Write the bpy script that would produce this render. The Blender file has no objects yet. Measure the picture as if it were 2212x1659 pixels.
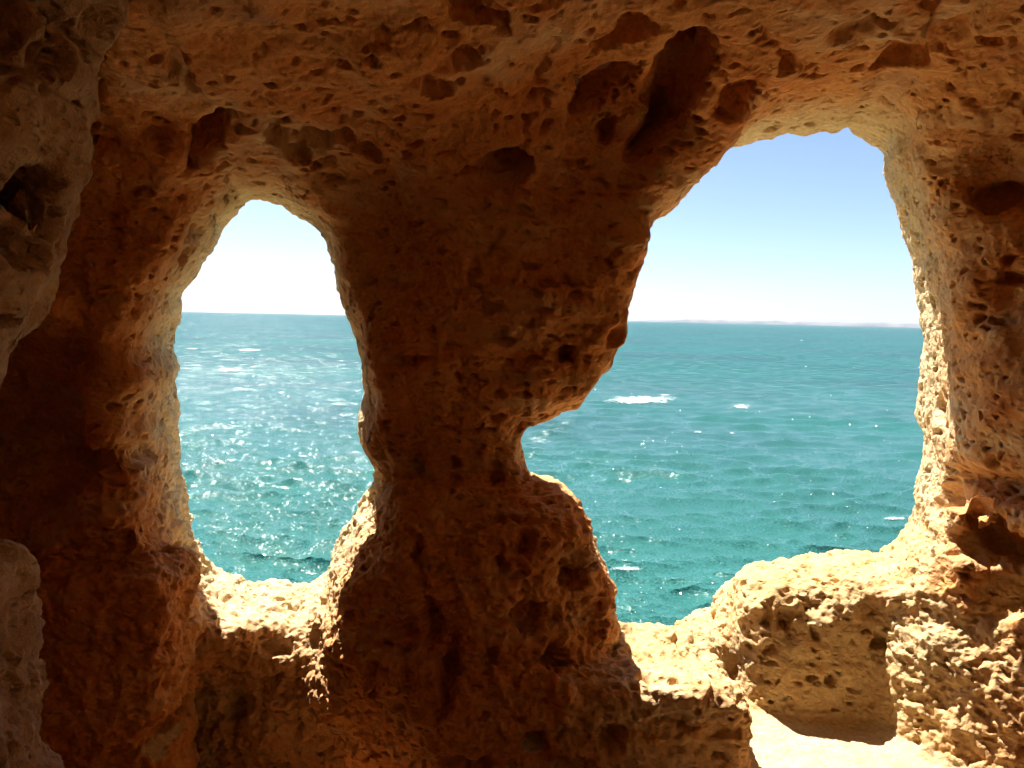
import bpy, math, time
import numpy as np
from mathutils import Matrix, Vector

T0 = time.time()
rad = math.radians
scene = bpy.context.scene
col = scene.collection

# ------------------------------------------------------------------ camera
F, CX, CY = 1671.0, 1106.0, 829.5            # photo focal length / centre in a 2212 px wide frame
PITCH, ROLL = rad(4.87), rad(1.22)
R3 = Matrix.Rotation(rad(90) - PITCH, 3, 'X') @ Matrix.Rotation(ROLL, 3, 'Z')
cam_d = bpy.data.cameras.new('camera')
cam_d.sensor_width = 36.0
cam_d.lens = 36.0 * F / 2212.0
cam_d.clip_start, cam_d.clip_end = 0.05, 60000.0
cam = bpy.data.objects.new('camera', cam_d)
cam.matrix_world = R3.to_4x4()
col.objects.link(cam)
scene.camera = cam

# ------------------------------------------------------------------ sky, sun, exposure
SUN_AZ, SUN_EL = rad(-33.0), rad(60.5)       # azimuth from +Y, negative = left
world = bpy.data.worlds.new('World')
scene.world = world
world.use_nodes = True
wn = world.node_tree
bg = wn.nodes['Background']
sky = wn.nodes.new('ShaderNodeTexSky')
sky.sky_type = 'NISHITA'
sky.sun_disc = False
sky.sun_elevation = SUN_EL
sky.sun_rotation = SUN_AZ
sky.altitude = 10.0
sky.air_density = 0.6
sky.dust_density = 0.8
sky.ozone_density = 2.2
wn.links.new(sky.outputs[0], bg.inputs[0])
bg.inputs[1].default_value = 0.062
sun_d = bpy.data.lights.new('sun', 'SUN')
sun_d.energy = 5.0
sun_d.angle = rad(0.53)
sun_d.color = (1.0, 0.95, 0.87)
sun = bpy.data.objects.new('sun', sun_d)
sdir = Vector((math.sin(SUN_AZ) * math.cos(SUN_EL), math.cos(SUN_AZ) * math.cos(SUN_EL), math.sin(SUN_EL)))
sun.rotation_euler = sdir.to_track_quat('Z', 'Y').to_euler()
sun.location = sdir * 30
col.objects.link(sun)
scene.view_settings.view_transform = 'Standard'
scene.view_settings.look = 'None'
scene.view_settings.exposure = 1.80
scene.view_settings.gamma = 1.0
scene.view_settings.use_curve_mapping = False
scene.render.engine = 'CYCLES'
cy = scene.cycles
cy.use_denoising = True
cy.max_bounces = 14
cy.diffuse_bounces = 5
cy.glossy_bounces = 4
cy.volume_bounces = 1
cy.sample_clamp_indirect = 6.0
cy.use_adaptive_sampling = True
cy.adaptive_threshold = 0.04
cy.adaptive_min_samples = 24
cy.caustics_reflective = False
cy.caustics_refractive = False

# ------------------------------------------------------------------ helpers
def tag(o, label=None, cat=None, group=None, kind=None):
    if label: o['label'] = label
    if cat: o['category'] = cat
    if group: o['group'] = group
    if kind: o['kind'] = kind
    return o

RM = np.array(R3)
def ray(u, v):
    d = RM @ np.array([(u - CX) / F, -(v - CY) / F, -1.0])
    return d
def P(u, v, y):
    d = ray(u, v)
    return d * (y / d[1])
def to_px(p):                                 # (n,3) -> u, v, depth
    q = p @ RM
    return CX + F * q[:, 0] / -q[:, 2], CY - F * q[:, 1] / -q[:, 2], -q[:, 2]

rng = np.random.default_rng(7)
PERM = rng.permutation(256).astype(np.int32)
PERM = np.concatenate([PERM, PERM, PERM])
GRAD = rng.normal(size=(256, 3)).astype(np.float32)
GRAD /= np.linalg.norm(GRAD, axis=1, keepdims=True)
RND = rng.random((256, 8)).astype(np.float32)

def hash3(i, j, k):
    return PERM[PERM[PERM[i & 255] + (j & 255)] + (k & 255)]

def _perlin(p):
    i = np.floor(p).astype(np.int32)
    f = (p - i).astype(np.float32)
    w = f * f * f * (f * (f * 6 - 15) + 10)
    out = np.zeros(len(p), np.float32)
    for a in (0, 1):
        wa = w[:, 0] if a else 1 - w[:, 0]
        for b in (0, 1):
            wb = w[:, 1] if b else 1 - w[:, 1]
            for c in (0, 1):
                wc = w[:, 2] if c else 1 - w[:, 2]
                g = GRAD[hash3(i[:, 0] + a, i[:, 1] + b, i[:, 2] + c)]
                d = g[:, 0] * (f[:, 0] - a) + g[:, 1] * (f[:, 1] - b) + g[:, 2] * (f[:, 2] - c)
                out += wa * wb * wc * d
    return out * 1.4

def chunked(fn, p, *a, size=200000):
    return np.concatenate([fn(p[s:s + size], *a) for s in range(0, len(p), size)]) if len(p) else np.zeros(0, np.float32)

def perlin(p, s, off=0.0):
    return chunked(_perlin, (p * s + off).astype(np.float32))

def fbm(p, s, octs=3, gain=0.5, off=0.0):
    out = 0; a = 1.0
    for o in range(octs):
        out = out + a * perlin(p, s * 2.03 ** o, off + 17.3 * o)
        a *= gain
    return out

def ridged(p, s, octs=3, off=0.0):
    out = 0; a = 1.0
    for o in range(octs):
        out = out + a * (1 - 2.2 * np.abs(perlin(p, s * 2.1 ** o, off + 31.7 * o)))
        a *= 0.5
    return out / 1.75

def _pits(p, prob, soft):
    q = p - 0.5
    base = np.floor(q).astype(np.int32)
    out = np.zeros(len(p), np.float32)
    for a in (0, 1):
        for b in (0, 1):
            for c in (0, 1):
                ci = base + np.array([a, b, c], np.int32)
                h = hash3(ci[:, 0], ci[:, 1], ci[:, 2])
                r = RND[h]
                cen = ci + 0.5 + (r[:, :3] - 0.5) * 0.45
                R = np.where(r[:, 3] < prob, 0.13 + 0.33 * r[:, 4] ** 1.5, 1e-4)
                d = np.sqrt(((p - cen) ** 2).sum(1)) / R
                v = np.clip((1 - d) / soft, 0, 1)
                v = v * v * (3 - 2 * v) * R * 2.0
                out = np.maximum(out, v)
    return out

def pits(p, cell, prob=0.6, soft=0.55, off=0.0, stretch=(1, 1, 1)):
    q = (p / (np.array(stretch) * cell) + off).astype(np.float32)
    return chunked(_pits, q, prob, soft) * cell      # depth-like value in metres

def smax(a, b, k):
    h = np.maximum(k - np.abs(a - b), 0) / k
    return np.maximum(a, b) + h * h * k * 0.25
def smin(a, b, k):
    return -smax(-a, -b, k)
def sstep(a, b, x):
    t = np.clip((x - a) / (b - a), 0, 1)
    return t * t * (3 - 2 * t)

def mesh_from(name, verts, quads, mats=(), smooth=True):
    me = bpy.data.meshes.new(name)
    me.vertices.add(len(verts))
    me.vertices.foreach_set('co', np.ascontiguousarray(verts, np.float32).ravel())
    me.loops.add(len(quads) * quads.shape[1])
    me.loops.foreach_set('vertex_index', np.ascontiguousarray(quads, np.int32).ravel())
    me.polygons.add(len(quads))
    n = quads.shape[1]
    me.polygons.foreach_set('loop_start', np.arange(len(quads), dtype=np.int32) * n)
    me.polygons.foreach_set('use_smooth', np.full(len(quads), smooth))
    for m in mats: me.materials.append(m)
    me.update(calc_edges=True)
    return me

def link(name, me, parent=None):
    o = bpy.data.objects.new(name, me)
    col.objects.link(o)
    if parent: o.parent = parent
    return o

# ------------------------------------------------------------------ materials
class NT:
    def __init__(s, name):
        s.m = bpy.data.materials.new(name); s.m.use_nodes = True
        s.t = s.m.node_tree; s.bsdf = s.t.nodes['Principled BSDF']; s.out = s.t.nodes['Material Output']
    def n(s, typ, **kw):
        nd = s.t.nodes.new(typ)
        for k, v in kw.items(): setattr(nd, k, v)
        return nd
    def l(s, a, b): s.t.links.new(a, b)
    def noise(s, vec, scale, detail=4, rough=0.55, dist=0.0):
        nd = s.n('ShaderNodeTexNoise')
        nd.inputs['Scale'].default_value = scale; nd.inputs['Detail'].default_value = detail
        nd.inputs['Roughness'].default_value = rough; nd.inputs['Distortion'].default_value = dist
        if vec is not None: s.l(vec, nd.inputs['Vector'])
        return nd.outputs['Fac']
    def ramp(s, fac, stops):
        nd = s.n('ShaderNodeValToRGB')
        el = nd.color_ramp.elements
        while len(el) < len(stops): el.new(0.5)
        for e, (p, c) in zip(el, stops):
            e.position = p; e.color = (c, c, c, 1) if not isinstance(c, tuple) else (*c, 1)
        s.l(fac, nd.inputs[0]); return nd.outputs[0]
    def mix(s, fac, a, b, mode='MIX'):
        nd = s.n('ShaderNodeMix', data_type='RGBA', blend_type=mode)
        for sock, v in ((nd.inputs[0], fac), (nd.inputs[6], a), (nd.inputs[7], b)):
            if hasattr(v, 'links'): s.l(v, sock)
            elif isinstance(v, tuple): sock.default_value = (*v, 1)
            else: sock.default_value = v
        return nd.outputs[2]
    def bump(s, h, strength, dist, nrm=None):
        nd = s.n('ShaderNodeBump')
        nd.inputs['Strength'].default_value = strength; nd.inputs['Distance'].default_value = dist
        s.l(h, nd.inputs['Height'])
        if nrm is not None: s.l(nrm, nd.inputs['Normal'])
        return nd.outputs[0]

def limestone(name, inner, outer, y0, y1, bump=1.0):
    """inner / outer: (pale, ochre, rust) of the shaded inside and of the lighter sunlit tone painted towards the sea face"""
    t = NT(name)
    g = t.n('ShaderNodeNewGeometry').outputs['Position']
    big = t.noise(g, 1.6, 3, 0.6)
    mid = t.noise(g, 9.0, 3, 0.6)
    fine = t.noise(g, 70.0, 2, 0.65)
    def tone(p, o, r):
        c = t.mix(t.ramp(big, [(0.38, 0.0), (0.62, 1.0)]), p, o)
        c = t.mix(t.ramp(mid, [(0.48, 0.0), (0.70, 0.85)]), c, r)
        return t.mix(t.ramp(fine, [(0.35, 0.5), (0.62, 0.0)]), c, tuple(0.62 * x for x in o))
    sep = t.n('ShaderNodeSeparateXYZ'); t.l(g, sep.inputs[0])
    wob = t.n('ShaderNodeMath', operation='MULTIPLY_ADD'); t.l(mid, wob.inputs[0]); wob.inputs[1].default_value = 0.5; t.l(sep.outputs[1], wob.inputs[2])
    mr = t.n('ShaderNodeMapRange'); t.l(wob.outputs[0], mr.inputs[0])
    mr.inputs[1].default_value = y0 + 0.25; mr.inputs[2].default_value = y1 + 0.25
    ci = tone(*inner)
    mpz = t.n('ShaderNodeMapping'); mpz.inputs['Scale'].default_value = (0.8, 0.8, 2.6); mpz.inputs['Rotation'].default_value = (0.12, 0.2, 0.0); t.l(g, mpz.inputs[0])
    bed = t.noise(mpz.outputs[0], 2.3, 3, 0.6)
    ci = t.mix(t.ramp(bed, [(0.52, 0.0), (0.68, 0.75)]), ci, (0.60, 0.44, 0.25))
    ci = t.mix(t.ramp(bed, [(0.28, 0.6), (0.42, 0.0)]), ci, (0.36, 0.24, 0.14))
    c = t.mix(mr.outputs[0], ci, tone(*outer))  # lighter tone mixed in by depth, painting sunlight near the openings
    t.l(c, t.bsdf.inputs['Base Color'])
    t.bsdf.inputs['Roughness'].default_value = 0.95
    t.bsdf.inputs['Specular IOR Level'].default_value = 0.15
    n1 = t.bump(t.noise(g, 55.0, 3, 0.7), 0.6 * bump, 0.010)
    n2 = n1
    mpv = t.n('ShaderNodeMapping'); mpv.inputs['Scale'].default_value = (0.7, 0.7, 1.15)
    dv = t.n('ShaderNodeMix', data_type='VECTOR'); dv.inputs[0].default_value = 0.03
    nz = t.n('ShaderNodeTexNoise'); nz.inputs['Scale'].default_value = 22.0; nz.inputs['Detail'].default_value = 1.0; t.l(g, nz.inputs['Vector'])
    t.l(g, dv.inputs[4]); t.l(nz.outputs['Color'], dv.inputs[5]); t.l(dv.outputs[1], mpv.inputs[0])
    vo = t.n('ShaderNodeTexVoronoi'); vo.inputs['Scale'].default_value = 42.0; t.l(mpv.outputs[0], vo.inputs['Vector'])
    n2 = t.bump(t.ramp(vo.outputs['Distance'], [(0.12, 0.0), (0.42, 1.0)]), 0.5 * bump, 0.009, n2)
    t.l(n2, t.bsdf.inputs['Normal'])
    return t.m

SUNLIT_CREAM = ((0.55, 0.44, 0.27), (0.52, 0.385, 0.205), (0.50, 0.33, 0.15))  # cream of the sunlit rock, put into the colour
OCHRE = ((0.62, 0.325, 0.12), (0.60, 0.255, 0.077), (0.49, 0.165, 0.045))  # deep orange of bounced light inside, put into the colour
ROCK = limestone('limestone', OCHRE, SUNLIT_CREAM, 2.65, 3.15)
GOLD = ((0.56, 0.405, 0.215), (0.54, 0.35, 0.155), (0.51, 0.295, 0.115))  # golden floor bounce painted into the rock colour
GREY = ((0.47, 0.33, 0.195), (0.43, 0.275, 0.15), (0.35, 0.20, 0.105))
PALE = limestone('bounce_lit_limestone', OCHRE, GOLD, 2.25, 2.70)  # lit copy of the limestone: bounced sun painted on boulder, ledge, sill and slope
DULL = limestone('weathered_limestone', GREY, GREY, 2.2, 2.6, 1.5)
SAND = limestone('sandy_floor', ((0.56, 0.42, 0.24), (0.53, 0.38, 0.20), (0.48, 0.30, 0.13)), SUNLIT_CREAM, 2.0, 2.6, 0.8)

# ------------------------------------------------------------------ cave: one field, then split into its rocks
LEFT_OUT = [(515,430),(545,421),(580,426),(605,424),(625,440),(650,455),(690,468),(713,488),(722,520),(735,560),(745,610),(757,655),(770,685),(783,715),(790,745),(800,775),(805,805),(808,840),(815,868),(808,890),(800,915),(795,945),(795,980),(810,1000),(830,1018),(834,1040),(828,1058),(812,1068),(805,1080),(775,1110),(745,1150),(722,1180),(712,1215),(705,1240),(690,1250),(665,1260),(635,1275),(610,1262),(575,1255),(540,1255),(510,1243),(480,1235),(462,1215),(440,1185),(420,1140),(408,1105),(390,1060),(383,1020),(385,990),(382,950),(378,900),(375,850),(378,815),(390,795),(385,775),(372,755),(370,720),(378,690),(388,665),(395,640),(410,615),(425,590),(440,560),(458,525),(472,500),(475,480),(490,468),(505,450)]
RIGHT_OUT = [(1830,277),(1800,288),(1750,291),(1700,295),(1660,305),(1620,315),(1590,330),(1560,350),(1540,362),(1535,380),(1510,405),(1490,430),(1465,455),(1440,475),(1415,500),(1395,520),(1388,545),(1380,575),(1372,610),(1365,640),(1360,675),(1350,700),(1345,730),(1330,765),(1318,795),(1300,805),(1290,830),(1278,850),(1270,880),(1255,897),(1240,893),(1215,893),(1195,905),(1165,920),(1140,930),(1125,945),(1120,970),(1125,1000),(1130,1030),(1140,1055),(1150,1068),(1160,1052),(1185,1058),(1205,1075),(1225,1080),(1240,1095),(1265,1130),(1275,1150),(1275,1185),(1285,1210),(1305,1245),(1312,1265),(1305,1290),(1308,1310),(1325,1325),(1340,1345),(1365,1350),(1395,1340),(1430,1350),(1450,1368),(1475,1345),(1510,1330),(1540,1315),(1545,1290),(1570,1265),(1590,1240),(1610,1220),(1650,1210),(1680,1195),(1710,1202),(1750,1212),(1790,1205),(1830,1195),(1850,1192),(1890,1205),(1920,1200),(1945,1175),(1975,1145),(1990,1110),(1985,1080),(1990,1050),(2000,1010),(2003,960),(2000,900),(2003,850),(2003,790),(2003,740),(1998,690),(1995,640),(1988,600),(1983,560),(1965,510),(1950,450),(1935,410),(1920,380),(1918,340),(1905,315),(1880,295),(1855,283)]

YO = 3.30                                      # plane of the openings' outer rim
def splay_l(x): return -0.26 + 0.0 * x           # the jambs open outwards
def splay_r(x): return 0.30 * sstep(0.5, 1.6, x)
def outline(pts, depth, splay):
    out = []
    for (u, v) in pts:
        p = P(u, v, depth(u, v))
        x = p[0]
        for _ in range(6): x = p[0] - splay(x) * (p[1] - YO)
        out.append((x, p[2]))
    return np.array(out)
RIGHT_OUT = [(u - 15 * (v < 560) * sstep(1380, 1440, u) * sstep(1640, 1560, u), v - 17 * (v < 560) * sstep(1380, 1440, u) * sstep(1680, 1580, u)) for u, v in RIGHT_OUT]
LPOLY = outline(LEFT_OUT, lambda u, v: 3.30 + 0.10 * sstep(1120, 1200, v) + 0.08 * sstep(480, 420, u) - 0.42 * sstep(620, 740, u) * sstep(1090, 1040, v), splay_l)
RPOLY = outline(RIGHT_OUT, lambda u, v: 3.30 + 0.10 * sstep(1120, 1200, v) * sstep(1300, 1340, u) + 0.09 * sstep(420, 340, v) - 0.60 * sstep(1560, 1380, u) * sstep(1340, 1260, v), splay_r)

def poly_sd(poly, x, z):
    a = poly; b = np.roll(poly, -1, 0)
    px, pz = x.ravel(), z.ravel()
    d2 = np.full(px.shape, 1e9); inside = np.zeros(px.shape, bool)
    for (ax, az), (bx, bz) in zip(a, b):
        ex, ez = bx - ax, bz - az
        t = np.clip(((px - ax) * ex + (pz - az) * ez) / (ex * ex + ez * ez + 1e-12), 0, 1)
        d2 = np.minimum(d2, (px - ax - t * ex) ** 2 + (pz - az - t * ez) ** 2)
        cond = ((az > pz) != (bz > pz))
        with np.errstate(divide='ignore', invalid='ignore'):
            xi = ax + (pz - az) * ex / np.where(abs(ez) < 1e-12, 1e-12, ez)
        inside ^= cond & (px < xi)
    d = np.sqrt(d2)
    return np.where(inside, -d, d).reshape(x.shape).astype(np.float32)

H = 0.028
gx = np.arange(-2.2, 3.9, H, dtype=np.float32)
gy = np.arange(-2.0, 3.9, H, dtype=np.float32)
gz = np.arange(-2.1, 1.75, H, dtype=np.float32)
X = gx[:, None, None]; Y = gy[None, :, None]; Z = gz[None, None, :]

# front (sea side) wall depth, from points read on the wall
CTRL = [(850,560,2.78),(790,420,2.74),(1080,560,2.54),(960,720,2.56),(880,860,2.66),(1220,560,2.60),(1120,830,2.62),(1230,840,2.70),(970,980,2.74),(1000,1250,2.56),(1000,1600,2.45),(1000,450,2.60),(820,1350,2.62),(760,1560,2.72),
        (600,350,2.74),(600,1450,2.97),(520,1620,2.92),(450,1450,2.98),(450,1620,2.93),(440,1330,3.0),(600,1340,3.0),(640,1600,2.90),(300,800,2.55),(300,450,2.60),(150,900,2.85),(130,1400,2.80),(240,900,2.60),(240,1400,2.60),(330,1450,2.55),(300,1200,2.55),(60,600,2.5),(1230,1300,2.58),(1250,720,2.62),
        (1450,1450,3.02),(1530,1400,3.12),(1800,1400,3.00),(1620,1450,3.12),(1950,1400,2.95),(2100,700,2.72),(2100,1000,2.70),(2100,1300,2.75),
        (1750,200,2.70),(1450,300,2.62),(1200,1550,2.56),(1330,1560,2.95),(1400,1450,3.05)]
cp = np.array([P(u, v, y) for u, v, y in CTRL])
x2, z2 = np.meshgrid(gx, gz, indexing='ij')
w = [np.exp(-((x2 - c[0]) ** 2 + (z2 - c[2]) ** 2) / (2 * 0.15 ** 2)) + 1e-5 for c in cp]
yf = (sum(wi * c[1] for wi, c in zip(w, cp)) / sum(w)).astype(np.float32)[:, None, :]

noise_pts = np.stack(np.meshgrid(gx[::2], gy[::2], gz[::2], indexing='ij'), -1).reshape(-1, 3)
def up(a):                                    # half-resolution field -> full grid
    a = a.reshape(len(gx[::2]), len(gy[::2]), len(gz[::2]))
    for ax, n in enumerate((len(gx), len(gy), len(gz))):
        i = np.arange(n) / 2.0
        i0 = np.minimum(np.floor(i).astype(int), a.shape[ax] - 1); i1 = np.minimum(i0 + 1, a.shape[ax] - 1)
        t = (i - i0).astype(np.float32).reshape([-1 if q == ax else 1 for q in range(3)])
        a = np.take(a, i0, ax) * (1 - t) + np.take(a, i1, ax) * t
    return a
n_big = up(fbm(noise_pts, 1.7, 2))
n_mid = up(fbm(noise_pts * np.array([1, 1, 1.3]), 4.5, 2, off=9.1))

zl = sstep(-0.65, -0.95, Z)
xl = -1.95 + 0.0 * Y
xr = 1.74 + 0.1 * sstep(2.2, 0.8, Y)
zc = 0.52 + 0.24 * sstep(-0.9, 1.1, X) + (0.26 - 0.08 * sstep(-0.5, 1.2, X)) * (2.75 - np.maximum(Y, 0.9))
zfl = -1.52 - 0.36 * sstep(0.55, -0.3, X) + 0.08 * sstep(2.7, 3.1, Y)

ch = smax(Y - yf, xl - X, 0.10)
ch = smax(ch, X - xr, 0.35)
ch = ch + 0.09 * n_big + 0.06 * n_mid
ch = smax(ch, Z - zc + 0.06 * n_big + 0.03 * n_mid, 0.42)
ch = smax(ch, zfl - Z + 0.012 * n_mid, 0.06)
ch = smax(ch, -1.4 - Y, 0.3)

ext = np.arange(-3.2, 3.4, H, dtype=np.float32)
x2e, z2e = np.meshgrid(ext, gz, indexing='ij')
def splayed(poly, splay):
    tab = poly_sd(poly, x2e, z2e)
    out = np.empty((len(gx), len(gy), len(gz)), np.float32)
    for j, yy in enumerate(gy):
        xe = gx.copy()
        if yy > 2.0:
            for _ in range(6): xe = gx - splay(xe) * (yy - YO)
        q = np.clip((xe - ext[0]) / H, 0, len(ext) - 1.001)
        i = q.astype(int); f = (q - i)[:, None]
        out[:, j, :] = tab[i] * (1 - f) + tab[i + 1] * f
    return out
sdl = splayed(LPOLY, splay_l)
sdr = splayed(RPOLY, splay_r)
yb = 3.44 - (0.36 + 0.19 * sstep(-0.85, -0.65, Z)) * sstep(-0.62, -0.42, X) * sstep(0.66, 0.40, X) + 0.10 * n_mid
tl = smax(sdl + 0.012 * n_mid, 2.4 - Y, 0.05)
tr = smax(sdr + 0.012 * n_mid, 2.4 - Y, 0.05)
air = smin(ch, smin(tl, tr, 0.02), 0.14 - 0.095 * sstep(-0.7, -0.95, Z))
air = smin(air, yb - Y, 0.07)
# unseen open yard added at the right to bounce warm sun inside, and the open sky above the roof slab
fill_court = smax(smax(smax(-0.4 - Y, Y - 0.7, 0.2), X - 3.45, 0.3), smax(1.2 - X, zfl - Z, 0.1), 0.1) + 0.08 * n_big + 0.04 * n_mid
fill_court = np.where(X < 1.95, smax(fill_court, Z - 0.75, 0.2), fill_court)
air = smin(air, fill_court, 0.15)
air = smin(air, 1.42 + 0.05 * n_big - Z, 0.05)

def box(c, h, r, yaw=0.0, tilt=0.0, lean=0.0):
    x, y, z = X - c[0], Y - c[1] - lean * (Z - c[2]), Z - c[2]
    cs, sn = math.cos(yaw), math.sin(yaw)
    x, y = cs * x + sn * y, -sn * x + cs * y
    ct, st = math.cos(tilt), math.sin(tilt)
    x, z = ct * x + st * z, -st * x + ct * z
    qx, qy, qz = np.abs(x) - h[0] + r, np.abs(y) - h[1] + r, np.abs(z) - h[2] + r
    return (np.sqrt(np.maximum(qx, 0) ** 2 + np.maximum(qy, 0) ** 2 + np.maximum(qz, 0) ** 2)
            + np.minimum(np.maximum(np.maximum(qx, qy), qz), 0) - r).astype(np.float32)
def ell(c, r):
    q = np.sqrt(((X - c[0]) / r[0]) ** 2 + ((Y - c[1]) / r[1]) ** 2 + ((Z - c[2]) / r[2]) ** 2)
    return ((q - 1) * min(r)).astype(np.float32)

s_hang = ell((-1.26, 1.40, 0.60), (0.52, 0.34, 0.90)) + 0.05 * n_mid + 0.03 * n_big
s_low = box((-1.395, 1.45, -1.24), (0.42, 0.20, 0.76), 0.12) + 0.05 * n_mid
s_ledge = box((0.33, 2.77, -1.63), (0.46, 0.30, 0.41), 0.03, tilt=-0.07) + 0.025 * n_mid
s_fin = box((-1.66, 2.66, -1.62), (0.50, 0.17, 0.74), 0.04) + 0.02 * n_mid
s_rub = ell((1.90, 2.98, -1.46), (0.49, 0.55, 0.70)) + 0.05 * n_mid
s_bould = box((1.24, 3.05, -1.46), (0.305, 0.20, 0.43), 0.15, lean=0.16) + 0.02 * n_mid
for s, k in ((s_hang, 0.15), (s_low, 0.08), (s_fin, 0.05), (s_rub, 0.12), (s_ledge, 0.05), (s_bould, 0.04)):
    air = smax(air, -s, k)

def sample(field, p):
    q = (p - np.array([gx[0], gy[0], gz[0]])) / H
    q = np.clip(q, 0, np.array(field.shape) - 1.001)
    i = np.floor(q).astype(int); f = q - i; o = 0
    for a in (0, 1):
        for b in (0, 1):
            for c in (0, 1):
                o = o + np.where(a, f[..., 0], 1 - f[..., 0]) * np.where(b, f[..., 1], 1 - f[..., 1]) * np.where(c, f[..., 2], 1 - f[..., 2]) * field[i[..., 0] + a, i[..., 1] + b, i[..., 2] + c]
    return o
def hit(u, v):
    d = ray(u, v); d = d / np.linalg.norm(d)
    t = np.arange(0.5, 4.5, 0.01)
    s = sample(air, d * t[:, None])
    k = np.argmax(s > 0)
    p = d * t[k]
    e = 0.04
    n = np.array([sample(air, p + e * np.eye(3)[a]) - sample(air, p - e * np.eye(3)[a]) for a in range(3)])
    return p, -n / np.linalg.norm(n), t[k]    # normal towards the air

# hollows eaten into the rock: u, v, half-width, half-height (photo px), lean, depth
HOLLOWS = [(1280,200,36,70,25,.11),(1465,165,58,62,20,.20),(1380,315,28,52,30,.17),(1420,235,30,40,30,.12),(1085,365,62,42,0,.16),(450,290,26,80,25,.12),
           (75,420,36,58,15,.10),(1620,205,34,60,45,.08),(1310,285,20,34,10,.06),(690,300,34,20,-35,.07),(740,285,26,18,-30,.06),(640,320,26,16,-40,.06),
           (800,330,30,22,0,.06),(600,290,26,16,0,.05),(1222,763,18,21,0,.071),(895,1010,32,40,-15,.12),(1065,1030,24,32,10,.08),(980,1005,14,20,0,.05),
           (2190,1065,60,32,0,.14),(2075,1068,22,22,0,.07),(430,490,26,26,0,.05),(945,178,46,14,10,.05),(1060,30,40,10,-10,.05),(150,30,26,34,20,.07),
           (105,115,22,34,-20,.06),(235,70,20,50,10,.06),(20,420,16,40,0,.05),(30,545,22,30,20,.05),(1000,120,30,18,20,.05),(400,158,16,20,0,.05),
           (1330,70,40,20,15,.05),(1480,60,34,12,15,.05),(1700,130,30,14,15,.05),(1860,60,44,24,25,.06),(1950,110,34,18,25,.06),(2060,60,40,20,25,.06),
           (1775,800,18,24,0,.05),(1880,775,14,16,0,.05),(955,1480,30,110,2,.12),(935,1330,26,60,0,.08),(905,1190,14,30,0,.05),(805,1480,18,60,0,.06),
           (600,1400,34,20,0,.05),(520,1530,20,30,0,.04),(640,1550,14,44,0,.05),(360,1590,30,34,0,.08),(260,1170,24,34,0,.05),(300,980,20,30,0,.04),
           (1140,1330,44,40,20,.09),(1230,1250,30,30,0,.06),(1080,1230,26,34,0,.07),(1130,1180,20,34,0,.06),(1060,1420,30,30,0,.06),(1190,1420,30,34,0,.07),
           (1320,1600,26,22,0,.05),(1150,1600,34,26,0,.06),(880,780,26,20,10,.03),(1240,640,20,16,0,.03),(1180,615,24,18,0,.03),(1700,1340,14,22,0,.035),
           (1760,1370,10,12,0,.03),(1890,1385,14,12,0,.035),(1660,1330,14,24,0,.03),(1790,1460,12,14,0,.03),
           (440,1225,14,30,-10,.10),(1330,735,18,30,20,.04),(2150,1180,40,50,0,.09),(2180,1280,40,50,0,.08)]
SMALL = []
for (u, v, a, b, lean, dep) in HOLLOWS:
    p, n, t = hit(u, v)
    d = ray(u, v); d /= np.linalg.norm(d)
    right = np.cross(n, [0, 0, 1.0]); right = -right / (np.linalg.norm(right) + 1e-9)
    if right[0] < 0: right = -right
    upv = np.cross(right, n); upv /= np.linalg.norm(upv)
    if upv[2] < 0: upv = -upv
    fx = abs(np.dot(right, RM[:, 0])) + 0.15; fz = abs(np.dot(upv, RM[:, 1])) + 0.15
    ra, rb = a / F * t / min(fx, 1), b / F * t / min(fz, 1)
    cl, sl = math.cos(rad(lean)), math.sin(rad(lean))
    e1 = right * cl - upv * sl; e2 = right * sl + upv * cl
    if min(a, b) <= 22:
        SMALL.append((p, n, e1, e2, ra, rb, dep)); continue
    rel = [X - p[0], Y - p[1], Z - p[2]]
    q = 0
    for ax, r in ((e1, ra), (e2, rb), (n, dep * 1.15)):
        q = q + ((rel[0] * ax[0] + rel[1] * ax[1] + rel[2] * ax[2]) / r) ** 2
    e = (np.sqrt(q) - 1) * min(ra, rb, dep) + 0.02 * n_mid
    air = smin(air, e.astype(np.float32), 0.015)

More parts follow.
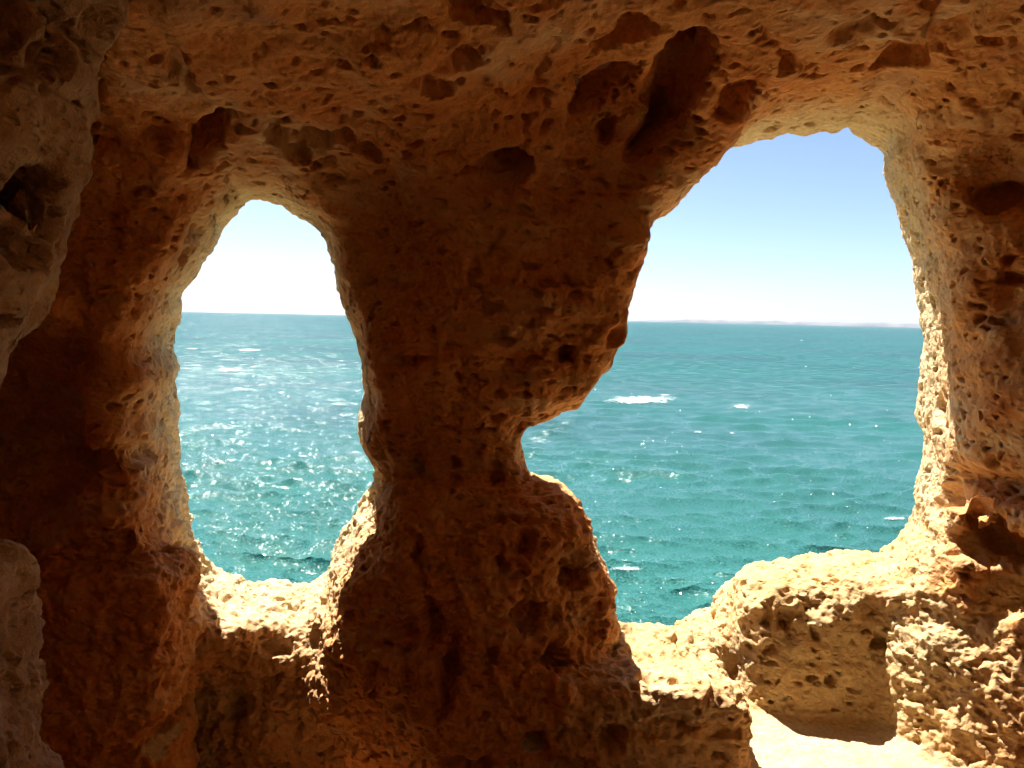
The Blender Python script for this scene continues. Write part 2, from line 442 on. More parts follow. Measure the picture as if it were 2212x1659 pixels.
def surface_nets(f):
    nx, ny, nz = f.shape
    s = f > 0
    cnt = np.zeros((nx - 1, ny - 1, nz - 1), np.int8)
    for a in (0, 1):
        for b in (0, 1):
            for c in (0, 1):
                cnt += s[a:nx - 1 + a, b:ny - 1 + b, c:nz - 1 + c]
    act = np.argwhere((cnt > 0) & (cnt < 8))
    idx = np.full(cnt.shape, -1, np.int32)
    idx[tuple(act.T)] = np.arange(len(act))
    acc = np.zeros((len(act), 3)); num = np.zeros(len(act))
    for ax in range(3):
        o1, o2 = [o for o in range(3) if o != ax]
        for a in (0, 1):
            for b in (0, 1):
                c0 = act.copy(); c0[:, o1] += a; c0[:, o2] += b
                c1 = c0.copy(); c1[:, ax] += 1
                v0 = f[tuple(c0.T)]; v1 = f[tuple(c1.T)]
                m = (v0 > 0) != (v1 > 0)
                t = np.where(m, v0 / np.where(m, v0 - v1, 1), 0)
                pos = c0.astype(float); pos[:, ax] += t
                acc[m] += pos[m]; num[m] += 1
    verts = acc / num[:, None] * H + np.array([gx[0], gy[0], gz[0]])
    quads = []
    for ax in range(3):
        o1, o2 = [(1, 2), (2, 0), (0, 1)][ax]
        sl0 = [slice(None)] * 3; sl1 = [slice(None)] * 3
        sl0[ax] = slice(0, -1); sl1[ax] = slice(1, None)
        ch_ = s[tuple(sl0)] != s[tuple(sl1)]
        e = np.argwhere(ch_)
        n_ = np.array(f.shape)
        ok = (e[:, o1] > 0) & (e[:, o2] > 0) & (e[:, o1] < n_[o1] - 1) & (e[:, o2] < n_[o2] - 1)
        e = e[ok]
        cs = []
        for a, b in ((-1, -1), (0, -1), (0, 0), (-1, 0)):
            c = e.copy(); c[:, o1] += a; c[:, o2] += b
            cs.append(idx[tuple(c.T)])
        q = np.stack(cs, 1)
        fl = s[tuple(e.T)]                     # rock at lower end -> normal +axis
        q[~fl] = q[~fl][:, ::-1]
        quads.append(q)
    return verts, np.concatenate(quads)

V, Q = surface_nets(air)
print('nets', V.shape, Q.shape, time.time() - T0)
fc = V[Q].mean(1)
fn = np.cross(V[Q[:, 2]] - V[Q[:, 0]], V[Q[:, 3]] - V[Q[:, 1]])
fn /= np.linalg.norm(fn, axis=1, keepdims=True) + 1e-12
u, v, dep = to_px(fc)
view = -fc / np.linalg.norm(fc, axis=1, keepdims=True)
fine = (dep > 0.5) & (u > -180) & (u < 2392) & (v > -150) & (v < 1820) & ((fn * view).sum(1) > -0.35)

def compact(Q_):
    uq, inv = np.unique(Q_, return_inverse=True)
    return uq, inv.reshape(Q_.shape)

# rough, out-of-view rest of the rock
uq, qq = compact(Q[~fine])
me = mesh_from('cave_back', V[uq], qq, [ROCK])
tag(link('cave_back_wall', me), 'rough limestone mass round the back of the cave', None, None, 'structure')

# fine, visible rock
uq, qq = compact(Q[fine])
tmp = link('tmp', mesh_from('tmp', V[uq], qq))
md = tmp.modifiers.new('s', 'SUBSURF'); md.levels = 2; md.subdivision_type = 'CATMULL_CLARK'
dg = bpy.context.evaluated_depsgraph_get()
m2 = bpy.data.meshes.new_from_object(tmp.evaluated_get(dg))
bpy.data.objects.remove(tmp)
nv = len(m2.vertices)
co = np.empty(nv * 3, np.float32); m2.vertices.foreach_get('co', co); co = co.reshape(-1, 3)
nr = np.empty(nv * 3, np.float32); m2.vertex_normals.foreach_get('vector', nr); nr = nr.reshape(-1, 3)
lv = np.empty(len(m2.loops), np.int32); m2.loops.foreach_get('vertex_index', lv); fq = lv.reshape(-1, 4)
print('fine', nv, len(fq), time.time() - T0)

# relief
uu, vv, dd = to_px(co)
CRACKS = [[(1205,50),(1165,150),(1138,250),(1120,310)],[(1252,150),(1235,220),(1212,300)],[(1180,250),(1165,290)],[(1640,55),(1700,100),(1765,145)],
          [(1545,135),(1580,175),(1640,200),(1700,215)],[(1870,15),(1960,70),(2050,100),(2090,170)],[(1395,110),(1340,190),(1320,260)],
          [(90,640),(130,560),(170,440)],[(215,120),(205,260),(190,380)],[(880,1130),(905,1210),(930,1300),(938,1420)],[(1450,1372),(1520,1430),(1600,1500)],[(1100,480),(1010,600),(930,720)]]
crack_pts = []
for line in CRACKS:
    px_ = []
    for (a0, b0), (a1, b1) in zip(line[:-1], line[1:]):
        for t_ in np.linspace(0, 1, 14, endpoint=False): px_.append((a0 + (a1 - a0) * t_, b0 + (b1 - b0) * t_))
    crack_pts.append(np.array([hit(a0 + 4 * math.sin(i * 1.3), b0 + 4 * math.cos(i * 1.7))[0] for i, (a0, b0) in enumerate(px_)]))
floor_w = sstep(0.55, 0.85, nr[:, 2]) * sstep(-1.38, -1.44, co[:, 2])
knob = sstep(-0.35, -0.8, co[:, 2] + 0.12 * perlin(co, 2.5, 5.0))
warp = np.stack([fbm(co, 13.0, 2, off=o_) for o_ in (3.0, 33.0, 63.0)], 1) * 0.026
wc = co + warp
ST = (2.1, 1.25, 0.75)
dens = sstep(-0.35, 0.25, fbm(co, 3.2, 2, off=71.0))
d = 0.016 * fbm(co, 7.0, 3, off=4.0)
pa = (0.25 + 0.75 * dens) * (1 - 0.75 * (sample(s_bould, co) < 0.05))
d -= 0.55 * pits(wc, 0.17, 0.18, 0.45, 11.0, ST) * pa
d -= 0.72 * pits(wc, 0.068, 0.55, 0.45, 23.0, ST) * pa
d -= 0.85 * pits(wc, 0.036, 0.9, 0.5, 37.0, ST)
d += 0.016 * ridged(wc, 5.0, 3, 48.0)
wallw = sstep(-0.35, -0.75, nr[:, 1]) * sstep(0.5, 0.25, co[:, 2])
d += wallw * (0.013 * ridged(wc * np.array([1.0, 1.0, 0.45]), 9.0, 3, 91.0) - 0.004)
bw_ = 1 - 0.65 * sstep(0.06, 0.03, sample(s_bould, co)) * sstep(0.5, 0.2, nr[:, 2])
knob = knob * bw_
d += knob * (0.020 * ridged(co + 0.4 * warp, 9.0, 3, 8.0) - 0.010 + 0.010 * fbm(co, 38.0, 2))
d += (1 - knob) * 0.004 * fbm(co, 40.0, 2)
rub_w = sstep(0.10, 0.03, sample(s_rub, co)) * (1 - floor_w)
d = d * (1 - 0.5 * rub_w) + rub_w * (0.014 * fbm(co, 16.0, 3, 0.55, 15.0) + 0.006 * fbm(co, 48.0, 2, 0.6, 25.0))
d = d * (1 - 0.9 * floor_w) + floor_w * 0.006 * fbm(co, 9.0, 3)
for (p, n, e1, e2, ra, rb, dep) in SMALL:
    near = np.flatnonzero(((co - p) ** 2).sum(1) < (2.2 * max(ra, rb) + 0.05) ** 2)
    sq_ = dep == .071
    rel = (co if sq_ else wc)[near] - p
    pw = 6 if sq_ else 2.3
    q_ = (np.abs(rel @ e1) / ra) ** pw + (np.abs(rel @ e2) / rb) ** pw
    d[near] -= np.clip((1 - q_ ** (1 / pw)) / 0.3, 0, 1) * dep * (1.5 if sq_ else 1.1)
for pts_ in crack_pts:
    lo, hi = pts_.min(0) - 0.1, pts_.max(0) + 0.1
    near = np.flatnonzero(((co > lo) & (co < hi)).all(1))
    if not len(near): continue
    dm = np.full(len(near), 9.0)
    for a_, b_ in zip(pts_[:-1], pts_[1:]):
        ab = b_ - a_
        t_ = np.clip(((wc[near] - a_) @ ab) / (ab @ ab + 1e-9), 0, 1)
        dm = np.minimum(dm, np.linalg.norm(wc[near] - a_ - t_[:, None] * ab, axis=1))
    wd = 0.013 + 0.007 * perlin(co[near], 9.0, 7.0)
    d[near] -= 0.026 * np.clip(1 - dm / wd, 0, 1)
co2 = co + nr * d[:, None]
print('relief', time.time() - T0)

# split the rock into the pieces one can name
c3 = co2[fq].mean(1)
wob = 0.05 * perlin(c3, 6.0, 50.0)
fu, fv, fd = to_px(c3)
def fs(field): return sample(field, c3)
lab = np.zeros(len(fq), np.int32)                                   # 0 wall
lab[(c3[:, 2] + 0.22 * (3.0 - c3[:, 1]) + wob > 0.62)] = 1          # ceiling
lx = np.interp(-c3[:, 2], [-0.5, 0.0, 0.6, 1.0, 1.6], [-0.62, -0.55, -0.50, -0.58, -0.52])
rx = np.interp(-c3[:, 2], [-0.5, 0.0, 0.6, 1.0, 1.6], [0.60, 0.42, 0.15, 0.30, 0.38])
lab[(lab == 0) & (c3[:, 0] > lx + wob) & (c3[:, 0] < rx + wob) & (c3[:, 1] < 3.6)] = 2
lab[(fs(s_ledge) < 0.02) & (c3[:, 2] < -1.08) & (c3[:, 0] > 0.18 + wob)] = 3
lab[(fs(s_bould) < 0.045) & (c3[:, 2] > -1.52)] = 4
lab[(fs(s_hang) < 0.06) & (c3[:, 1] < 2.0)] = 5
lab[(fs(s_low) < 0.06) & (c3[:, 1] < 2.0)] = 6
fnz = nr[fq].mean(1)[:, 2]
lab[(c3[:, 2] < -1.40) & (fnz > 0.6) & (lab < 3)] = 7
lab[(lab == 0) & (c3[:, 0] > -1.35) & (c3[:, 0] < -0.35) & (c3[:, 2] < -0.86 + wob) & (c3[:, 2] > -1.22) & (c3[:, 1] > 2.70)] = 8
lab[(lab == 0) & (c3[:, 0] > 0.55) & (c3[:, 2] < -0.82 + wob) & (c3[:, 1] > 2.95)] = 9
lab[(lab == 0) & (fs(s_fin) < 0.04)] = 10
lab[(lab == 0) & (fs(s_rub) < 0.05)] = 11
pil = lab == 2
lab[pil & (c3[:, 2] < -0.78 + 2 * wob)] = 12
lab[pil & (c3[:, 0] > 0.10 + wob) & (c3[:, 2] > -0.66) & (c3[:, 2] < -0.12 + wob)] = 13
def tidy(k, back):                             # stray specks go back to the rock around them
    ids = np.flatnonzero(lab == k)
    if not len(ids): return
    uq_, f_ = compact(fq[ids]); lb = np.arange(len(uq_))
    for _ in range(200):
        mn = lb[f_].min(1); new = lb.copy()
        np.minimum.at(new, f_.ravel(), np.repeat(mn, 4)); new = new[new]
        if (new == lb).all(): break
        lb = new
    root = lb[f_[:, 0]]
    lab[ids[root != np.bincount(root).argmax()]] = back
for k_, b_ in ((13, 2), (12, 2), (2, 0), (3, 0), (4, 9), (9, 0), (8, 0), (10, 0), (11, 0), (5, 1), (6, 0)): tidy(k_, b_)
PIECES = {
 0: ('cave_wall', 'structure', 'pitted ochre limestone cave wall around the two window openings', None, None),
 1: ('cave_ceiling', 'structure', 'vaulted orange-brown limestone ceiling with dark hollows', None, None),
 2: ('shaft', None, None, None, 'rock_pillar'),
 3: ('rock_ledge', None, 'low flat-topped rock ledge at the foot of the pillar, sunlit on top', 'rock', None),
 4: ('boulder', None, 'squarish boulder under the right opening, top sunlit and face in shade', 'boulder', None),
 5: ('hanging_rock', None, 'dim bulging rock hanging from the ceiling at the upper left edge', 'rock', None),
 6: ('rock_stump', None, 'upright rock stump standing at the lower left edge of the cave', 'rock', None),
 7: ('cave_floor', 'structure', 'smooth sandy cave floor, sunlit below the boulder', None, None),
 8: ('sill', None, 'half sunlit rock sill of the left opening', None, 'cave_wall'),
 9: ('sill', None, 'sunlit knobbly rock sill of the right opening', None, 'cave_wall'),
 10: ('buttress', None, 'dark rock buttress left of the left opening', None, 'cave_wall'),
 11: ('rock_slope', None, 'rough knobbly slope of sunlit limestone at the lower right edge', 'rock', None),
 12: ('foot', None, 'knobbly spreading foot of the pillar', None, 'rock_pillar'),
 13: ('overhang', None, 'nose of rock jutting out of the pillar towards the right', None, 'rock_pillar'),
}
pillar = bpy.data.objects.new('rock_pillar', None); col.objects.link(pillar)
pillar.location = (-0.1, 2.8, -1.7)
tag(pillar, 'thick pitted limestone pillar standing between the two openings to the sea', 'rock pillar', None, 'thing')
PARENTS = {'rock_pillar': pillar}
vn = None
full = mesh_from('full', co2, fq)
vn = np.empty(nv * 3, np.float32); full.vertex_normals.foreach_get('vector', vn); vn = vn.reshape(-1, 3)
bpy.data.meshes.remove(full)
for k, (name, kind, label, cat, par) in PIECES.items():
    sel = fq[lab == k]
    if not len(sel): continue
    uq, qq = compact(sel)
    po = PARENTS.get(par)
    off = np.array(po.location if po else (0, 0, 0), np.float32)
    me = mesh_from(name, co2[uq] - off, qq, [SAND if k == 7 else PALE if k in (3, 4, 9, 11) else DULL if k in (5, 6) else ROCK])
    me.normals_split_custom_set_from_vertices(vn[uq])
    o = tag(link(name, me, po), label, cat, None, kind)
    PARENTS.setdefault(name, o)
bpy.data.meshes.remove(m2)
print('pieces', time.time() - T0)

# ------------------------------------------------------------------ sea
SEA = -12.0
def make_sea():
    dr = []
    r = 13.0
    while r < 12400:
        dr.append(r)
        r += max(0.10, min(0.00105 * r * r / 12.0, 0.06 * r))
    rr = np.array(dr)
    th = np.radians(np.linspace(-46, 46, 700))
    RR, TH = np.meshgrid(rr, th, indexing='ij')
    x = RR * np.sin(TH); y = RR * np.cos(TH)
    step_r = np.gradient(rr)[:, None] * np.ones_like(TH)
    step_t = RR * (th[1] - th[0])
    g = np.random.default_rng(3)
    z = np.zeros_like(x); hx = np.zeros_like(x); hy = np.zeros_like(x)
    for i in range(110):
        lam = 0.45 * (9.5 / 0.45) ** (g.random() ** 1.35)
        ang = g.normal(-0.25, 0.45)          # direction of travel, from straight towards the cave
        dx, dy = math.sin(ang), -math.cos(ang)
        k = 2 * math.pi / lam
        amp = 0.0125 * lam ** 0.75 * (0.5 + g.random())
        if lam > 6: amp *= 0.7
        ph = g.random() * 6.283
        proj = np.abs(dx * np.sin(TH) + dy * np.cos(TH)) * step_r + np.abs(dx * np.cos(TH) - dy * np.sin(TH)) * step_t
        fade = np.clip(lam / (3.0 * proj) - 0.8, 0, 1)
        arg = k * (dx * x + dy * y) + ph
        z += amp * fade * np.cos(arg)
        s = -0.8 * amp * fade * np.sin(arg)
        hx += s * dx; hy += s * dy
    ptc = np.stack([x, y, z * 0], -1).reshape(-1, 3)
    mod = 0.75 + 0.5 * fbm(ptc, 1 / 22.0, 2).reshape(x.shape)
    z *= mod
    verts = np.stack([x + hx, y + hy, SEA + z], -1).reshape(-1, 3)
    n0, n1 = x.shape
    i = np.arange(n0 * n1).reshape(n0, n1)
    q = np.stack([i[:-1, :-1], i[1:, :-1], i[1:, 1:], i[:-1, 1:]], -1).reshape(-1, 4)[:, ::-1]
    chop = 1.7 - 0.9 * sstep(40, 250, RR)
    swell = 0.3 + 1.2 * sstep(30, 200, RR)
    return verts, q, chop.ravel(), swell.ravel(), RR.ravel()
t = NT('sea_water')
g = t.n('ShaderNodeNewGeometry').outputs['Position']
mp = t.n('ShaderNodeMapping'); mp.inputs['Scale'].default_value = (0.75, 1.0, 1.0); t.l(g, mp.inputs[0])
patch = t.noise(mp.outputs[0], 0.02, 3, 0.5)
c = t.mix(t.ramp(patch, [(0.4, 0.0), (0.65, 1.0)]), (0.024, 0.106, 0.096), (0.026, 0.084, 0.084))
t.l(c, t.bsdf.inputs['Base Color'])
t.bsdf.inputs['Specular IOR Level'].default_value = 0.24
t.bsdf.inputs['IOR'].default_value = 1.333
ncol = t.n('ShaderNodeTexNoise'); ncol.inputs['Scale'].default_value = 12.0; ncol.inputs['Detail'].default_value = 1; ncol.inputs['Roughness'].default_value = 0.62
t.l(mp.outputs[0], ncol.inputs['Vector'])
va = t.n('ShaderNodeVectorMath', operation='SUBTRACT'); t.l(ncol.outputs['Color'], va.inputs[0]); va.inputs[1].default_value = (0.5, 0.5, 0.5)
at = t.n('ShaderNodeAttribute'); at.attribute_name = 'chop'
vs = t.n('ShaderNodeVectorMath', operation='SCALE'); t.l(va.outputs[0], vs.inputs[0]); t.l(at.outputs['Fac'], vs.inputs['Scale'])
vm = t.n('ShaderNodeVectorMath', operation='MULTIPLY'); t.l(vs.outputs[0], vm.inputs[0]); vm.inputs[1].default_value = (1.0, 1.3, 0.0)
gn = t.n('ShaderNodeNewGeometry')
nc2 = t.n('ShaderNodeTexNoise'); nc2.inputs['Scale'].default_value = 0.35; nc2.inputs['Detail'].default_value = 6; nc2.inputs['Roughness'].default_value = 0.7
t.l(mp.outputs[0], nc2.inputs['Vector'])
vb = t.n('ShaderNodeVectorMath', operation='SUBTRACT'); t.l(nc2.outputs['Color'], vb.inputs[0]); vb.inputs[1].default_value = (0.5, 0.5, 0.5)
at2 = t.n('ShaderNodeAttribute'); at2.attribute_name = 'swell'
vs2 = t.n('ShaderNodeVectorMath', operation='SCALE'); t.l(vb.outputs[0], vs2.inputs[0]); t.l(at2.outputs['Fac'], vs2.inputs['Scale'])
vm2 = t.n('ShaderNodeVectorMath', operation='MULTIPLY'); t.l(vs2.outputs[0], vm2.inputs[0]); vm2.inputs[1].default_value = (0.4, 0.75, 0.0)
va0 = t.n('ShaderNodeVectorMath', operation='ADD'); t.l(gn.outputs['Normal'], va0.inputs[0]); t.l(vm.outputs[0], va0.inputs[1])
rmx = t.n('ShaderNodeMapRange'); t.l(at2.outputs['Fac'], rmx.inputs[0]); rmx.inputs[1].default_value = 0.3; rmx.inputs[2].default_value = 1.5; rmx.inputs[3].default_value = 0.05; rmx.inputs[4].default_value = 0.16
t.l(rmx.outputs[0], t.bsdf.inputs['Roughness'])
bia = t.n('ShaderNodeVectorMath', operation='SCALE'); bia.inputs[0].default_value = (0.0, -0.17, 0.0); t.l(at2.outputs['Fac'], bia.inputs['Scale'])   # wind-sea faces turned to the shore
va1 = t.n('ShaderNodeVectorMath', operation='ADD'); t.l(va0.outputs[0], va1.inputs[0]); t.l(bia.outputs[0], va1.inputs[1])
vadd = t.n('ShaderNodeVectorMath', operation='ADD'); t.l(va1.outputs[0], vadd.inputs[0]); t.l(vm2.outputs[0], vadd.inputs[1])
vno = t.n('ShaderNodeVectorMath', operation='NORMALIZE'); t.l(vadd.outputs[0], vno.inputs[0])
t.l(vno.outputs[0], t.bsdf.inputs['Normal'])
sv, sq, chop, swell, sea_r = make_sea()
print('sea', len(sq), time.time() - T0)
sea_me = mesh_from('sea', sv, sq, [t.m])
at_ = sea_me.attributes.new('chop', 'FLOAT', 'POINT'); at_.data.foreach_set('value', chop.astype(np.float32))
at_ = sea_me.attributes.new('swell', 'FLOAT', 'POINT'); at_.data.foreach_set('value', swell.astype(np.float32))
tag(link('sea', sea_me), 'choppy turquoise sea with sun glints', None, None, 'structure')
print('done', time.time() - T0)

# sea surface under and beside the cliff, out of the fine sheet
def flat_sheet():
    th = np.radians(np.concatenate([np.linspace(46, 314, 60)]))
    rs = np.array([13.0, 60, 300, 1500, 12400])
    vv_ = [(r * math.sin(a), r * math.cos(a), SEA - 0.02) for r in rs for a in th]
    n = len(th); q = []
    for i in range(len(rs) - 1):
        for j in range(n - 1):
            q.append((i * n + j, i * n + j + 1, (i + 1) * n + j + 1, (i + 1) * n + j)[::-1])
    base = len(vv_)
    tt = np.radians(np.linspace(0, 360, 72, endpoint=False))
    vv_ += [(0, 0, SEA - 0.05)] + [(13.2 * math.sin(a), 13.2 * math.cos(a), SEA - 0.05) for a in tt]
    return np.array(vv_), np.array(q), base
fv_, fq_, base = flat_sheet()
tri = [(base, base + 1 + (j + 1) % 72, base + 1 + j) for j in range(72)]
me = bpy.data.meshes.new('sea_rest')
me.from_pydata([tuple(p) for p in fv_], [], [tuple(int(i) for i in f) for f in fq_] + tri)
me.materials.append(t.m); me.update()
at_ = me.attributes.new('chop', 'FLOAT', 'POINT'); at_.data.foreach_set('value', np.full(len(me.vertices), 0.9, np.float32))
tag(link('sea_beyond', me), 'open turquoise sea beside and behind the cliff', None, None, 'structure')

# ------------------------------------------------------------------ cliff that carries the cave, with an unseen shelf added to bounce sun up through the openings
def make_cliff():
    xs = np.linspace(-40, 40, 161)
    prof = [(2.6, -2.3), (3.25, -1.75), (3.5, -1.66), (3.9, -1.80), (4.4, -2.02), (5.0, -2.28), (5.6, -2.56), (6.0, -3.4), (6.4, -5.0), (6.8, -7.0), (7.2, -9.5), (7.8, -12.0), (9.0, -14.0)]
    A = np.array([[(x, y, z) for x in xs] for y, z in prof])
    n = fbm(A.reshape(-1, 3), 0.6, 4).reshape(A.shape[:2])
    wgt = np.array([0, 0.1, 0.12, 0.12, 0.14, 0.15, 0.3, 0.5, 0.8, 1, 1.2, 1.4, 1.5])[:, None]
    A[:, :, 1] += n * wgt * 0.6; A[:, :, 2] += n * np.minimum(wgt, 0.14)
    i = np.arange(A.shape[0] * A.shape[1]).reshape(A.shape[:2])
    q = np.stack([i[:-1, :-1], i[:-1, 1:], i[1:, 1:], i[1:, :-1]], -1).reshape(-1, 4)[:, ::-1]
    return A.reshape(-1, 3), q
cv, cq = make_cliff()
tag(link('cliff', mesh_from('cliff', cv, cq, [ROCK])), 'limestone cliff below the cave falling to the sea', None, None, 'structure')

# ------------------------------------------------------------------ breaking crests, and white flecks for foam and painted sun sparkle
t = NT('foam')
g = t.n('ShaderNodeNewGeometry').outputs['Position']
t.bsdf.inputs['Base Color'].default_value = (0.80, 0.84, 0.84, 1)
t.bsdf.inputs['Roughness'].default_value = 0.8
cov = t.n('ShaderNodeAttribute'); cov.attribute_name = 'cover'
ad = t.n('ShaderNodeMath', operation='ADD'); t.l(cov.outputs['Fac'], ad.inputs[0])
mpf = t.n('ShaderNodeMapping'); mpf.inputs['Scale'].default_value = (0.5, 0.10, 1.0); t.l(g, mpf.inputs[0])
nm = t.n('ShaderNodeMath', operation='MULTIPLY_ADD'); t.l(t.noise(mpf.outputs[0], 2.2, 6, 0.8), nm.inputs[0]); nm.inputs[1].default_value = 2.4; nm.inputs[2].default_value = -1.2
t.l(nm.outputs[0], ad.inputs[1])
t.l(t.ramp(ad.outputs[0], [(0.1, 0.0), (0.8, 0.95)]), t.bsdf.inputs['Alpha'])
FOAM = t.m
sfc = sv[sq].mean(1)
su, sv_, sd = to_px(sfc)
qn = fbm(np.stack([su / 7.0, sv_ * 0 + 3.3, sv_ / 3.0], 1), 1.0, 2)      # ragged edge of the crests
CRESTS = [(540,756,44,4.2,'long thin'),(412,753,28,2.5,'short thin'),(497,799,46,6.0,'broad bright'),(1385,864,92,10.0,'widest bright'),
          (1430,853,40,2.6,'faint trailing'),(1608,877,36,8.0,'peaked bright'),(608,848,14,3.0,'small'),(1996,794,20,5.0,'bright'),(1508,933,16,3.5,'small'),
          (1580,936,10,2.6,'tiny'),(1732,735,9,1.8,'tiny far'),(655,985,20,3.4,'small'),(1352,1228,50,7.0,'curling'),(470,1138,34,6.0,'foaming'),(1930,1120,36,5.0,'low')]
WHERE = ['in the left opening below the horizon','beside the left rim of the left opening','in the left opening, second below the horizon','just right of the pillar','above the wide one right of the pillar',
         'in the middle of the right opening','in the right half of the left opening','at the right rim of the right opening','right of the rock nose of the pillar','beside a small one in the right opening',
         'near the horizon in the right opening','in the left opening near the pillar neck','close to the foot of the pillar in the right opening','above the sill of the left opening','low at the right rim of the right opening']
used = np.zeros(len(sq), bool)
def refine(quads, n):                          # split quads n x n, bilinear
    A = sv[quads]
    t_ = np.linspace(0, 1, n + 1)
    a_, b_ = np.meshgrid(t_, t_, indexing='ij')
    W = np.stack([(1 - a_) * (1 - b_), a_ * (1 - b_), a_ * b_, (1 - a_) * b_], 0).reshape(4, -1)
    pts = np.einsum('qkc,kw->qwc', A, W)
    i = np.arange((n + 1) ** 2).reshape(n + 1, n + 1)
    q = np.stack([i[:-1, :-1], i[1:, :-1], i[1:, 1:], i[:-1, 1:]], -1).reshape(-1, 4)
    q = (q[None] + (np.arange(len(quads)) * (n + 1) ** 2)[:, None, None]).reshape(-1, 4)
    return pts.reshape(-1, 3), q
for (cu, cvv, hw, hh, look), where in zip(CRESTS, WHERE):
    e = ((su - cu) / hw) ** 2 + ((sv_ - cvv) / hh) ** 2
    m = (e < 2.2) & ~used
    if m.sum() < 1: continue
    p, qq = refine(sq[m], 5)
    _, first, inv = np.unique(np.round(p, 3), axis=0, return_index=True, return_inverse=True)
    p = p[first]; qq = inv.reshape(-1)[qq]
    c_ = p[qq].mean(1)
    cu_, cv_, _ = to_px(c_)
    qn = fbm(np.stack([cu_ / 6.0, cv_ * 0 + 3.3, cv_ / 2.2], 1), 1.0, 3, 0.6)
    ee = ((cu_ - cu) / hw) ** 2 + ((cv_ - cvv) / hh) ** 2
    k_ = ee + 0.5 * qn < 1.0
    k_ |= ee < 0.6
    if k_.sum() < 4: k_ = ee < 0.7
    f_ = qq[k_]; lb = np.arange(len(p))        # keep the one connected crest
    for _ in range(400):
        mn = lb[f_].min(1); new = lb.copy()
        np.minimum.at(new, f_.ravel(), np.repeat(mn, 4))
        if (new == lb).all(): break
        lb = new
    big_ = np.bincount(lb[f_[:, 0]]).argmax()
    k_[np.flatnonzero(k_)[lb[f_[:, 0]] != big_]] = False
    used |= (e < 1.0)
    uq, qq = compact(qq[k_])
    p = p[uq]
    sc_ = np.linalg.norm(p[:, :2], axis=1) / 100.0
    p[:, 2] += 0.03 + 0.10 * sc_ * (1 + fbm(p, 1.5 / max(sc_.mean(), 0.3), 2))
    pu_, pv_, _ = to_px(p)
    cov_ = (0.72 if hw > 80 else 0.55) - 0.72 * np.sqrt(((pu_ - cu) / hw) ** 2 + ((pv_ - cvv) / hh) ** 2)
    wme = mesh_from('whitecap', p, qq, [FOAM])
    wme.attributes.new('cover', 'FLOAT', 'POINT').data.foreach_set('value', cov_.astype(np.float32))
    tag(link('whitecap', wme), look + ' white breaking crest ' + where, 'whitecap', 'whitecaps on the sea')
crest = sfc[:, 2] - SEA
rr_ = np.linalg.norm(sfc[:, :2], axis=1)
clump = perlin(np.stack([sfc[:, 0] / 9.0, sfc[:, 1] / 22.0, sfc[:, 1] * 0], 1), 1.0, 77.0)
near_ = sstep(260, 60, rr_)
pr = (0.004 + 0.030 * sstep(0.15, 0.5, clump)) * (1 + 1.6 * near_) * (0.1 + 1.3 * sstep(0.06, 0.30, crest)) * sstep(1800, 500, rr_)  # denser close in, where white flecks also stand for sun sparkle
m = (rng.random(len(sq)) < pr) & ~used
A = sv[sq[m]]; ctr = A.mean(1, keepdims=True)
A = ctr + (A - ctr) * (0.22 + 0.5 * rng.random((len(A), 1, 1))) + (A - ctr) * 0.3 * rng.normal(size=(len(A), 4, 1))
p = A.reshape(-1, 3); p[:, 2] += 0.04; qq = np.arange(len(p)).reshape(-1, 4)
fme = mesh_from('foam_glint_flecks', p, qq, [FOAM])
fme.attributes.new('cover', 'FLOAT', 'POINT').data.foreach_set('value', np.repeat(0.2 + 0.6 * rng.random(len(qq)), 4).astype(np.float32))
tag(link('foam_glint_flecks', fme), 'scattered white flecks of foam and painted sun sparkle on the wave tops', 'foam', None, 'stuff')

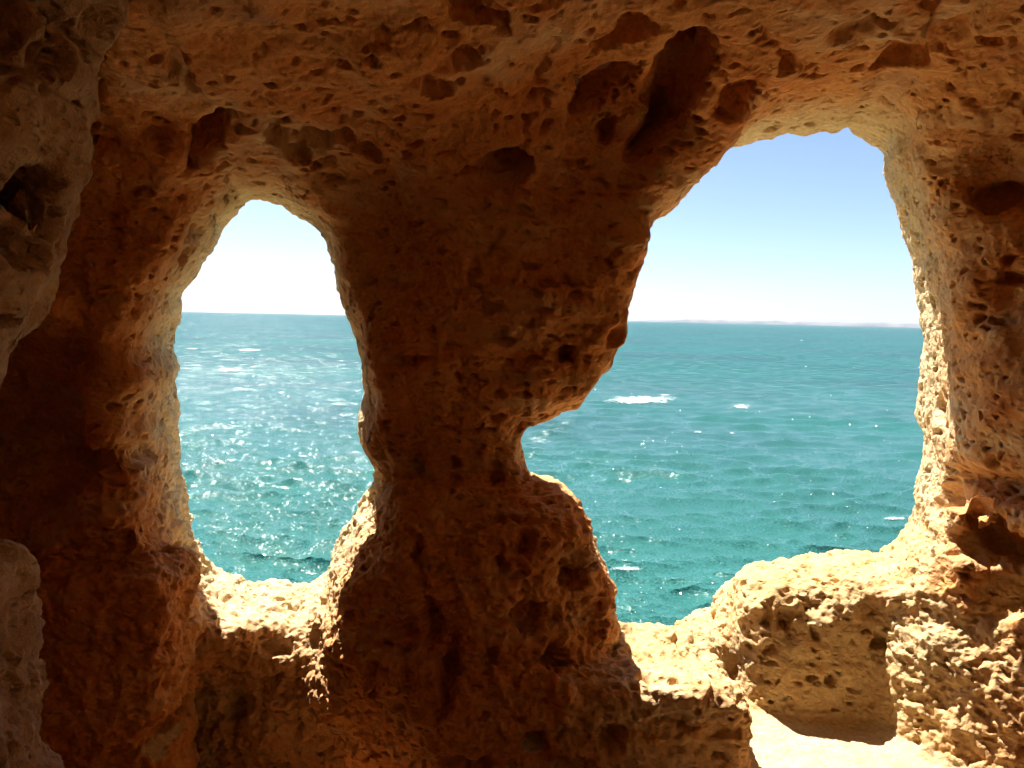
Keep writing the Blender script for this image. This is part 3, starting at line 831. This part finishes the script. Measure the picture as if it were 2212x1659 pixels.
# ------------------------------------------------------------------ far coast
t = NT('coast_rock')
g = t.n('ShaderNodeNewGeometry').outputs['Position']
c = t.mix(t.ramp(t.noise(g, 0.004, 5, 0.6), [(0.42, 0.0), (0.6, 1.0)]), (0.15, 0.15, 0.165), (0.085, 0.10, 0.12))
t.l(c, t.bsdf.inputs['Base Color']); t.bsdf.inputs['Roughness'].default_value = 1.0
def make_coast():
    ang = np.linspace(math.atan(0.13), math.atan(1.05), 260)
    hts = np.interp(np.tan(ang), [0.13, 0.16, 0.21, 0.24, 0.29, 0.36, 0.44, 0.55, 0.62, 0.75, 1.05], [2, 14, 34, 46, 44, 40, 46, 40, 48, 44, 60])
    hts = hts + 6 * perlin(np.stack([ang * 60, ang * 0, ang * 0], 1), 1.0) + 3 * perlin(np.stack([ang * 260, ang * 0, ang * 0], 1), 1.0)
    rows = []
    for k, (dr_, hf) in enumerate([(0, -0.1), (20, 0.25), (60, 0.72), (200, 0.88), (700, 1.0), (1500, 0.7), (1700, -0.1)]):
        r = 10400 + dr_ + 500 * np.sin(ang * 9)
        rows.append(np.stack([r * np.sin(ang), r * np.cos(ang), SEA + np.maximum(hts, 1) * 1.25 * hf], 1))
    A = np.array(rows)
    i = np.arange(A.shape[0] * A.shape[1]).reshape(A.shape[:2])
    q = np.stack([i[:-1, :-1], i[1:, :-1], i[1:, 1:], i[:-1, 1:]], -1).reshape(-1, 4)[:, ::-1]
    return A.reshape(-1, 3), q
ov, oq = make_coast()
tag(link('coast', mesh_from('coast', ov, oq, [t.m])), 'low hazy coast with pale cliffs along the horizon in the right opening', None, None, 'structure')

# ------------------------------------------------------------------ haze
DENSITY = 1.8e-5
me = bpy.data.meshes.new('haze')
x0, x1, y0, y1, z0, z1 = -13200, 13200, -13200, 13200, SEA - 3.5, 110.0
me.from_pydata([(x, y, z) for x in (x0, x1) for y in (y0, y1) for z in (z0, z1)], [],
               [(0, 1, 3, 2), (4, 6, 7, 5), (0, 4, 5, 1), (2, 3, 7, 6), (0, 2, 6, 4), (1, 5, 7, 3)])
hm = bpy.data.materials.new('sea_haze'); hm.use_nodes = True
hm.node_tree.nodes.remove(hm.node_tree.nodes['Principled BSDF'])
pv = hm.node_tree.nodes.new('ShaderNodeVolumePrincipled')
pv.inputs['Color'].default_value = (0.90, 0.94, 1.0, 1)
pv.inputs['Density'].default_value = DENSITY
hm.node_tree.links.new(pv.outputs[0], hm.node_tree.nodes['Material Output'].inputs['Volume'])
me.materials.append(hm)
tag(link('haze', me), 'thin pale sea haze in the air', None, None, 'stuff')
print('done', time.time() - T0)
